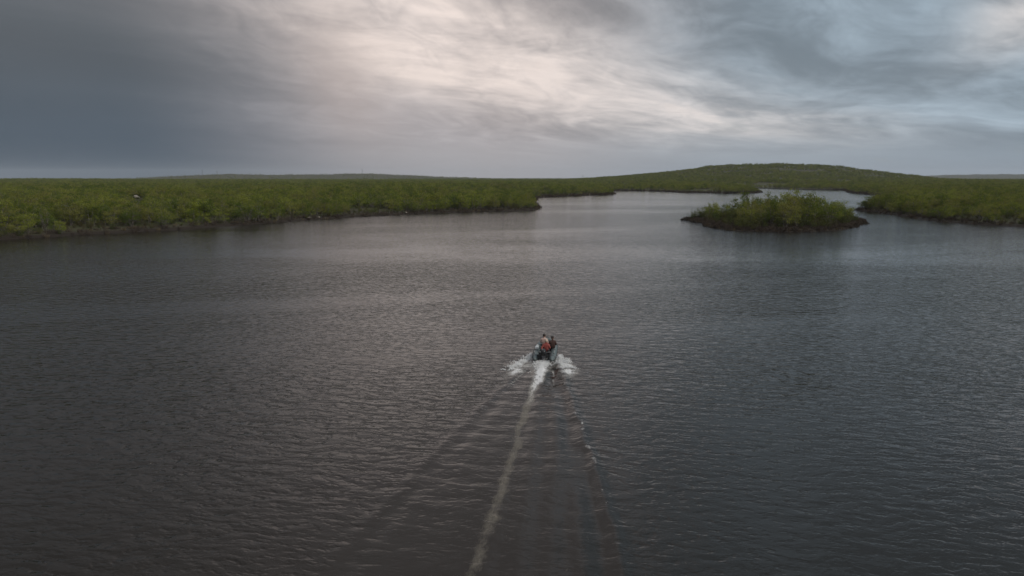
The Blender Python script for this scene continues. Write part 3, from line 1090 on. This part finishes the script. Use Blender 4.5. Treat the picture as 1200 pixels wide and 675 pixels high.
def tube_line(n_side=14):
    pts, rad = [], []
    for y, r in ((-0.42, 0.06), (-0.34, 0.10), (-0.12, 0.175), (0.05, 0.21)):
        pts.append((0.56, y, 0.27)); rad.append(r)
    for i in range(1, 11):
        pts.append((0.56 + 0.02 * math.sin(i / 10 * math.pi), 0.05 + i * 0.205, 0.27)); rad.append(0.21)
    for i in range(1, 9):
        a = i / 8 * math.pi / 2
        pts.append((0.56 * math.cos(a) ** 0.8 if i < 8 else 0.0, 2.10 + 1.15 * math.sin(a), 0.27 + 0.20 * math.sin(a) ** 2)); rad.append(0.21 - 0.02 * math.sin(a))
    return pts, rad


tp, tr_ = tube_line()
full = tp + [(-x, y, z_) for x, y, z_ in reversed(tp[:-1])]
frad = tr_ + list(reversed(tr_[:-1]))
tubes = part("hull_tube", sweep(full, frad, 20), M['pvc'], boat)
part("rub_strake", sweep([(x * (1 + 0.205 / max(abs(x), 0.3)) if abs(x) > 0.05 else 0.0, y + (0.20 if abs(x) <= 0.05 else 0.20 * max(0, (y - 2.1) / 1.15)), z_ - 0.02) for x, y, z_ in full[3:-3]], [0.035] * (len(full) - 6), 8), M['pvc_dark'], tubes)
for sgn in (-1, 1):
    part("grab_rope", sweep([(sgn * 0.66, 0.35 + i * 0.16, 0.468 + 0.02 * math.sin(i * 1.5)) for i in range(11)], [0.012] * 11, 6), M['rope'], tubes)
    for y in (0.35, 1.15, 1.95):
        part("rope_patch", sweep([(sgn * 0.655, y - 0.05, 0.452), (sgn * 0.655, y, 0.475), (sgn * 0.655, y + 0.05, 0.452)], [0.03, 0.045, 0.03], 8), M['pvc_dark'], tubes)
    part("tube_band", sweep([(sgn * 0.56, -0.02, 0.27), (sgn * 0.56, 0.04, 0.27)], [0.203, 0.216], 20), M['pvc_dark'], tubes)
part("floor", box(-0.42, 0.42, -0.02, 2.7, 0.045, 0.085), M['board'], boat, False)
part("keel", sweep([(0, 0.0, -0.05), (0, 1.6, -0.07), (0, 2.7, 0.05), (0, 3.1, 0.25)], [0.10, 0.12, 0.10, 0.04], 10), M['pvc_dark'], boat)
part("transom", box(-0.43, 0.43, -0.035, 0.025, -0.06, 0.50), M['board'], boat, False)
for y in (0.72, 1.95):
    part("bench", box(-0.46, 0.46, y, y + 0.24, 0.385, 0.418), M['bench'], boat, False)
part("bow_handle", sweep([(-0.12, 3.28, 0.64), (-0.06, 3.32, 0.69), (0.06, 3.32, 0.69), (0.12, 3.28, 0.64)], [0.016] * 4, 8), M['pvc_dark'], boat)

# outboard: leg with bracket as the part, cowl, tiller and propeller under it
bm = bmesh.new()
lv, lf = box(-0.07, 0.07, -0.24, -0.07, -0.52, 0.50, 0.03)
leg_v, leg_f = list(lv), list(lf)


def joined(*pieces):
    vs, fs = [], []
    for a_, b_ in pieces:
        k0 = len(vs)
        vs += list(a_)
        fs += [tuple(k0 + i for i in f) for f in b_]
    return vs, fs


bm.free()
motor = part("outboard_motor", joined((lv, lf), box(-0.13, 0.13, -0.09, 0.05, 0.30, 0.54, 0.015), box(-0.11, 0.11, -0.34, -0.06, -0.32, -0.295, 0.006),
                                      sweep([(0, -0.46, -0.44), (0, -0.36, -0.44), (0, -0.12, -0.44), (0, -0.03, -0.44)], [0.03, 0.055, 0.05, 0.012], 10)), M['metal'], boat, False)


def cowl_shape():
    vs, fs, n = [], [], 16
    rows = [(0.50, 0.13, 0.19), (0.56, 0.165, 0.24), (0.70, 0.175, 0.26), (0.82, 0.165, 0.24), (0.90, 0.125, 0.19), (0.93, 0.06, 0.10)]
    for z_, a_, b_ in rows:
        for j in range(n):
            t = 2 * math.pi * j / n
            ct, st = math.cos(t), math.sin(t)
            vs.append((a_ * math.copysign(abs(ct) ** 0.7, ct), -0.16 + b_ * math.copysign(abs(st) ** 0.7, st), z_))
    for i in range(len(rows) - 1):
        for j in range(n):
            k2 = (j + 1) % n
            fs.append((i * n + j, i * n + k2, (i + 1) * n + k2, (i + 1) * n + j))
    fs.append(tuple(reversed(range(n))))
    fs.append(tuple((len(rows) - 1) * n + j for j in range(n)))
    return vs, fs


part("cowl", cowl_shape(), M['motor'], motor)
part("tiller", sweep([(0.0, 0.02, 0.56), (-0.02, 0.20, 0.59), (-0.05, 0.36, 0.61), (-0.06, 0.52, 0.62)], [0.022, 0.02, 0.024, 0.026], 8), M['motor'], motor)
for k_ in range(3):
    a = 2 * math.pi * k_ / 3
    ca_, sa_ = math.cos(a), math.sin(a)
    def bl(r, w, tw):
        return [(r * ca_ - w * sa_, -0.42 + tw, -0.44 + r * sa_ + w * ca_), (r * ca_ + w * sa_, -0.42 - tw, -0.44 + r * sa_ - w * ca_)]
    q = bl(0.03, 0.02, 0.02) + bl(0.08, 0.05, 0.03) + bl(0.125, 0.03, 0.015)
    vv = q + [(x, y - 0.008, z_) for x, y, z_ in q]
    part("propeller_blade", (vv, [(0, 1, 3, 2), (2, 3, 5, 4), (7, 6, 8, 9), (9, 8, 10, 11), (0, 2, 8, 6), (2, 4, 10, 8), (3, 1, 7, 9), (5, 3, 9, 11), (1, 0, 6, 7), (4, 5, 11, 10)]), M['metal'], motor, False)


def make_person(label, base, jacket, cap_mat, joints, hood=False, turn=0.0):
    """a seated figure grown as one skin over a posed skeleton; base is the seat point in the boat's frame"""
    J = dict(pelvis=((0, 0, .10), .150), belly=((0, .01, .26), .145), chest=((0, .04, .43), .165), neck=((0, .055, .575), .062),
             jaw=((0, .085, .655), .078), skull=((0, .085, .745), .098), crown=((0, .075, .825), .058))
    for sd_, t in ((-1, 'l'), (1, 'r')):
        J['shoulder' + t] = ((sd_ * .175, .03, .50), .080)
        J['elbow' + t] = ((sd_ * .265, .05, .25), .058)
        J['wrist' + t] = ((sd_ * .16, .30, .21), .040)
        J['palm' + t] = ((sd_ * .14, .37, .205), .036)
        J['hip' + t] = ((sd_ * .095, .06, .09), .105)
        J['knee' + t] = ((sd_ * .14, .44, .13), .072)
        J['ankle' + t] = ((sd_ * .14, .45, -.245), .052)
        J['toe' + t] = ((sd_ * .155, .62, -.29), .042)
    for k2, p in joints.items():
        J[k2] = (p, J[k2][1])
    bones = [('pelvis', 'belly', 0), ('belly', 'chest', 0), ('chest', 'neck', 0), ('neck', 'jaw', 2), ('jaw', 'skull', 2), ('skull', 'crown', 2)]
    for t in 'lr':
        bones += [('chest', 'shoulder' + t, 0), ('shoulder' + t, 'elbow' + t, 0), ('elbow' + t, 'wrist' + t, 0), ('wrist' + t, 'palm' + t, 2),
                  ('pelvis', 'hip' + t, 1), ('hip' + t, 'knee' + t, 1), ('knee' + t, 'ankle' + t, 1), ('ankle' + t, 'toe' + t, 3)]
    names = list(J)
    me = bpy.data.meshes.new("person")
    me.from_pydata([J[k2][0] for k2 in names], [(names.index(a_), names.index(b_)) for a_, b_, _ in bones], [])
    tmp = bpy.data.objects.new("person_tmp", me)
    C.objects.link(tmp)
    tmp.modifiers.new("skin", 'SKIN').use_smooth_shade = True
    for i, k2 in enumerate(names):
        r = J[k2][1]
        me.skin_vertices[0].data[i].radius = (r * (1.0 if k2 not in ('chest', 'belly') else 1.05), r * (0.72 if k2 in ('chest', 'belly', 'pelvis') else 1.0))
        me.skin_vertices[0].data[i].use_root = (k2 == 'pelvis')
    sb = tmp.modifiers.new("sub", 'SUBSURF')
    sb.levels = sb.render_levels = 2
    dg = bpy.context.evaluated_depsgraph_get()
    ev = tmp.evaluated_get(dg)
    src = ev.to_mesh()
    vs = [v.co.copy() for v in src.vertices]
    fs = [tuple(p.vertices) for p in src.polygons]
    ev.to_mesh_clear()
    bpy.data.objects.remove(tmp)
    cls = []
    seg = [(Vector(J[a_][0]), Vector(J[b_][0]), (J[a_][1] + J[b_][1]) / 2, c_) for a_, b_, c_ in bones]
    for f in fs:
        p = sum((vs[i] for i in f), Vector()) / len(f)
        best, bc = 1e9, 0
        for a_, b_, r, c_ in seg:
            e = b_ - a_
            t = min(max((p - a_).dot(e) / e.length_squared, 0), 1)
            d = (p - a_ - e * t).length / r
            if d < best:
                best, bc = d, c_
        cls.append(bc)
    # five fingers on each palm, nose and ears
    sh = Shape()
    for t, sd_ in (('l', -1), ('r', 1)):
        w_, p_ = Vector(J['wrist' + t][0]), Vector(J['palm' + t][0])
        d = (p_ - w_).normalized()
        sv = d.cross(Vector((0, 0, 1))).normalized()
        dn = Vector((0, 0, -1))
        for q, (off, ln) in enumerate(((-0.027, .062), (-0.009, .074), (0.009, .070), (0.027, .054))):
            s0 = p_ + sv * off + d * 0.012
            sh.tube([s0, s0 + d * ln * 0.5 + dn * 0.008, s0 + d * ln * 0.8 + dn * 0.03, s0 + d * ln * 0.82 + dn * 0.055], [.0095, .009, .008, .006], 6)
        s0 = w_.lerp(p_, 0.55) - sv * sd_ * 0.030
        sh.tube([s0, s0 - sv * sd_ * 0.022 + d * 0.03, s0 - sv * sd_ * 0.018 + d * 0.055 + dn * 0.02], [.012, .010, .007], 6)
        hd = Vector(J['skull'][0])
        sh.tube([hd + Vector((sd_ * .088, -.01, -.035)), hd + Vector((sd_ * .103, -.014, -.01)), hd + Vector((sd_ * .104, -.012, .022)), hd + Vector((sd_ * .092, 0, .03))], [.012, .016, .015, .008], 6)
    hd = Vector(J['skull'][0])
    sh.tube([hd + Vector((0, .085, .0)), hd + Vector((0, .104, -.025)), hd + Vector((0, .112, -.045)), hd + Vector((0, .09, -.055))], [.008, .011, .015, .010], 6)
    k0 = len(vs)
    vs += sh.v
    fs += [tuple(k0 + i for i in f) for f in sh.f]
    cls += [2] * len(sh.f)
    eye = Shape()
    for sd_ in (-1, 1):
        c0 = hd + Vector((sd_ * .034, .088, .0))
        eye.tube([c0, c0 + Vector((0, .008, 0))], [.012, .008], 8)
    eye.tube([hd + Vector((-.024, .083, -.078)), hd + Vector((0, .092, -.080)), hd + Vector((.024, .083, -.078))], [.004, .006, .004], 5)
    k0 = len(vs)
    vs += eye.v
    fs += [tuple(k0 + i for i in f) for f in eye.f]
    cls += [4] * len(eye.f)
    mw = BM @ Matrix.Translation(base) @ Matrix.Rotation(turn, 4, 'Z')
    o = mesh_obj("person", vs, fs, None, None, True)
    for m_ in (M[jacket], M['trouser'], M['skin'], M['boot'], M['hair']):
        o.data.materials.append(m_)
    o.data.polygons.foreach_set('material_index', cls)
    o.matrix_world = mw
    tag(o, label, "person", "people in the boat")
    # cap, hood or hair: a shell over the skull
    sv, sf, nn = [], [], 14
    rows = 7
    cen, rx = hd + Vector((0, -.006, .012)), (0.115 if not hood else 0.135)
    for i in range(rows):
        th = (i / (rows - 1)) * R(105 if not hood else 128)
        for j in range(nn):
            ph = 2 * math.pi * j / nn
            back = math.sin(ph) < 0.35
            t2 = th * (1.0 if back else 0.68)
            sv.append(cen + Vector((rx * 0.93 * math.sin(t2) * math.cos(ph), rx * 1.08 * math.sin(t2) * math.sin(ph), rx * 1.05 * math.cos(t2))))
    for i in range(rows - 1):
        for j in range(nn):
            k2 = (j + 1) % nn
            sf.append((i * nn + j, (i + 1) * nn + j, (i + 1) * nn + k2, i * nn + k2))
    cp = mesh_obj("hood" if hood else ("hair" if cap_mat == 'hair' else "cap"), sv, sf, M[cap_mat], o, True)
    md = cp.modifiers.new("thick", 'SOLIDIFY')
    md.thickness = 0.012
    if cap_mat == 'beige' and not hood:
        bv, bf = [], []
        for i in range(9):
            ph = R(25 + 130 * i / 8)
            for r in (0.10, 0.17):
                bv.append(cen + Vector((0.93 * r * math.cos(ph), r * math.sin(ph) * 1.08, .045 - (r - .1) * .3)))
        bf = [(2 * i, 2 * i + 2, 2 * i + 3, 2 * i + 1) for i in range(8)]
        pk = mesh_obj("peak", bv, bf, M[cap_mat], o, True)
        pk.modifiers.new("thick", 'SOLIDIFY').thickness = 0.008
    return o


make_person("person in a rust red jacket steering at the stern of the boat", (0.10, 0.82, 0.418), 'red', 'beige',
            {'elbowl': (-.30, -.10, .27), 'wristl': (-.20, -.26, .215), 'palml': (-.17, -.33, .22)}, False)
make_person("person in a dark brown jacket sitting on the boat's right tube", (0.50, 1.42, 0.470), 'brown', 'hair',
            {'kneel': (-.20, .38, .08), 'kneer': (-.02, .43, .10), 'anklel': (-.24, .40, -.29), 'ankler': (-.06, .45, -.29), 'toel': (-.25, .57, -.34), 'toer': (-.07, .61, -.34)}, False, R(14))
make_person("person in a pale pinkish jacket sitting foremost in the boat", (-0.14, 2.05, 0.418), 'pale', 'hair', {}, False, R(-6))

# a white roll-top bag lashed on the left tube
bag = empty("dry_bag")
bag.matrix_world = BM @ Matrix.Translation((-0.56, 1.30, 0.475))
tag(bag, "white roll-top bag lying on the boat's left tube", "bag")
part("bag_body", sweep([(0.0, -0.27, 0.12), (0, -0.25, 0.12), (0, -0.1, 0.125), (0, 0.12, 0.12), (0, 0.24, 0.115), (0, 0.33, 0.11)], [0.08, 0.125, 0.135, 0.13, 0.115, 0.06], 14, True, 0.92), M['white'], bag)
part("rolled_top", sweep([(-0.09, 0.35, 0.11), (0, 0.36, 0.112), (0.09, 0.35, 0.11)], [0.03, 0.035, 0.03], 10), M['white'], bag)
part("strap", sweep([(-0.142, 0.0, 0.02)] + [(0.142 * -math.cos(a), 0.0, 0.12 + 0.135 * math.sin(a)) for a in np.linspace(0, math.pi, 12)] + [(0.142, 0.0, 0.02)], [0.014] * 14, 6), M['pvc_dark'], bag)

# ------------------------------------------------------------------ spray thrown up by the hull
mat_spray, nb, out = material("white_spray")
principled(nb, out, (0.70, 0.70, 0.69), 0.6, None, **{'Subsurface Weight': 0.0})
sv, sf = [], []
rg = random.Random(77)
OCT = [(1, 0, 0), (-1, 0, 0), (0, 1, 0), (0, -1, 0), (0, 0, 1), (0, 0, -1)]
OF = [(0, 2, 4), (2, 1, 4), (1, 3, 4), (3, 0, 4), (2, 0, 5), (1, 2, 5), (3, 1, 5), (0, 3, 5)]


def drop(s_a, o_a, z_, r):
    x = BOAT[0] - s_a * FWD[0] + o_a * RGT[0]
    y = BOAT[1] - s_a * FWD[1] + o_a * RGT[1]
    k0 = len(sv)
    for a_, b_, c_ in OCT:
        e = r * rg.uniform(0.6, 1.4)
        sv.append((x + a_ * e, y + b_ * e, z_ + c_ * e * 0.8))
    for f in OF:
        sf.append(tuple(k0 + i for i in f))


plumes = []
for side in (-1, 1):
    for k_ in range(44):
        s_a = rg.uniform(-1.0, 1.0) ** 2 * 3.4 - 1.1
        plumes.append((side, s_a, (0.80 if side < 0 else 0.86) + 0.92 * (1 - math.exp(-max(s_a + 0.9, 0) / 1.6)) + rg.gauss(0, 0.08 + 0.08 * max(s_a + 1, 0)), rg.uniform(0.3, 1.0)))
for side, s_a, o_a, st in plumes:
    dirs, diro = rg.gauss(0.28, 0.15), rg.uniform(0.1, 0.5)
    hmax = 0.32 * st * math.exp(-max(s_a, 0) / 1.6)
    for q in range(int(95 * st)):
        t = rg.random() ** 1.4
        drop(s_a + dirs * t + rg.gauss(0, 0.09), side * (o_a + diro * t + rg.gauss(0, 0.08)), max(0.01, hmax * 4 * t * (1 - t) * rg.uniform(0.3, 1.1)), rg.uniform(0.008, 0.030) * (1.2 - 0.5 * t))
for q in range(1500):                                  # churn behind the transom
    s_a = 0.10 + abs(rg.gauss(0, 0.9))
    o_a = rg.gauss(-0.05 * s_a, 0.33 * math.exp(-s_a / 4))
    drop(s_a, o_a, abs(rg.gauss(0, 0.10)) * math.exp(-s_a / 1.3) + 0.03, rg.uniform(0.008, 0.032))
spray = mesh_obj("spray", sv, sf, mat_spray)
tag(spray, "white water spray thrown up at both sides and the stern of the boat", kind="stuff")

# ------------------------------------------------------------------ pale boulders on the left bank and at the shores
mat_rock, nb, out = material("pale_granite")
pos = nb.n('ShaderNodeTexCoord').outputs['Object']
rn = nb.noise(pos, 1.3, 6, 0.65)
principled(nb, out, nb.mix(nb.smooth(rn, 0.35, 0.62), (0.17, 0.145, 0.115), (0.36, 0.32, 0.27)), 0.85)


def boulder(loc, dims, label, seed, group=None):
    bm = bmesh.new()
    bmesh.ops.create_icosphere(bm, subdivisions=3, radius=1.0)
    r2 = random.Random(seed)
    ax = [Vector((r2.gauss(0, 1), r2.gauss(0, 1), r2.gauss(0, 1))).normalized() for _ in range(9)]
    cut = [r2.uniform(0.62, 0.9) for _ in ax]
    for v in bm.verts:
        for a_, c_ in zip(ax, cut):
            d = v.co.dot(a_)
            if d > c_:
                v.co -= a_ * (d - c_) * 0.85
        v.co = Vector((v.co.x * dims[0], v.co.y * dims[1], v.co.z * dims[2]))
    bm.verts.index_update()
    o = mesh_obj("boulder", [v.co.copy() for v in bm.verts], [tuple(v.index for v in f.verts) for f in bm.faces], mat_rock)
    bm.free()
    o.location = loc
    o.rotation_euler = (0, 0, r2.uniform(0, 6.28))
    tag(o, label, "boulder", group)
    return o


for i, (bx, by, dm, lab) in enumerate(ROCKS):
    z_ = float(height(np.array([bx]), np.array([by]))[0])
    boulder((bx, by, z_ + dm[2] * 0.35), dm, lab, 40 + i, "pale boulders on the banks")

# ------------------------------------------------------------------ power line masts on the far ridge
mat_mast = plain("galvanised_steel", (0.16, 0.17, 0.18), 0.6)


def mast(px, y, h_, label):
    x = far(px, y)
    z_ = float(height(np.array([x]), np.array([float(y)]))[0])
    o = empty("power_mast", (x, y, z_ - 0.3))
    tag(o, label, "mast", "power line masts on the far ridge")
    lv = [(sx2 * (2.0 - 1.7 * t), sy2 * (2.0 - 1.7 * t), h_ * t) for t in (0, 0.25, 0.5, 0.75, 1.0) for sx2, sy2 in ((-1, -1), (1, -1), (1, 1), (-1, 1))]
    for c_ in range(4):
        part("leg", sweep([lv[c_], lv[16 + c_]], [0.22, 0.14], 4), mat_mast, o, False)
    br = []
    for lvl in range(4):
        for c_ in range(4):
            br.append(sweep([lv[lvl * 4 + c_], lv[lvl * 4 + 4 + (c_ + 1) % 4]], [0.10, 0.10], 4))
    part("lattice", joined(*br), mat_mast, o, False)["kind"] = "stuff"
    for zz, w_ in ((0.70, 5.0), (0.82, 4.2), (0.93, 3.2)):
        part("crossarm", sweep([(-w_, 0, h_ * zz), (0, 0, h_ * zz + 0.5), (w_, 0, h_ * zz)], [0.14, 0.32, 0.14], 4), mat_mast, o, False)


mast(242, 3300, 27, "leftmost thin power mast on the far left ridge")
mast(259, 3450, 22, "low thin power mast just right of the leftmost one")
mast(427, 3600, 28, "lone thin power mast on the middle of the far ridge")
mast(682, 3300, 24, "thin power mast on the skyline left of the large hill")

# ------------------------------------------------------------------ air
mat_haze = bpy.data.materials.new("haze_air")
mat_haze.use_nodes = True
hb = NB(mat_haze.node_tree)
ho = hb.n('ShaderNodeOutputMaterial')
pv = hb.n('ShaderNodeVolumePrincipled')
pv.inputs['Color'].default_value = (0.86, 0.92, 1.0, 1.0)
pv.inputs['Density'].default_value = 0.000048
hb.t.links.new(pv.outputs[0], ho.inputs['Volume'])
hz = mesh_obj("haze", *box(-9200, 9200, -1700, 9800, -6, 130, 0), mat_haze)
tag(hz, "thin damp air over the lake and the far hills", kind="stuff")
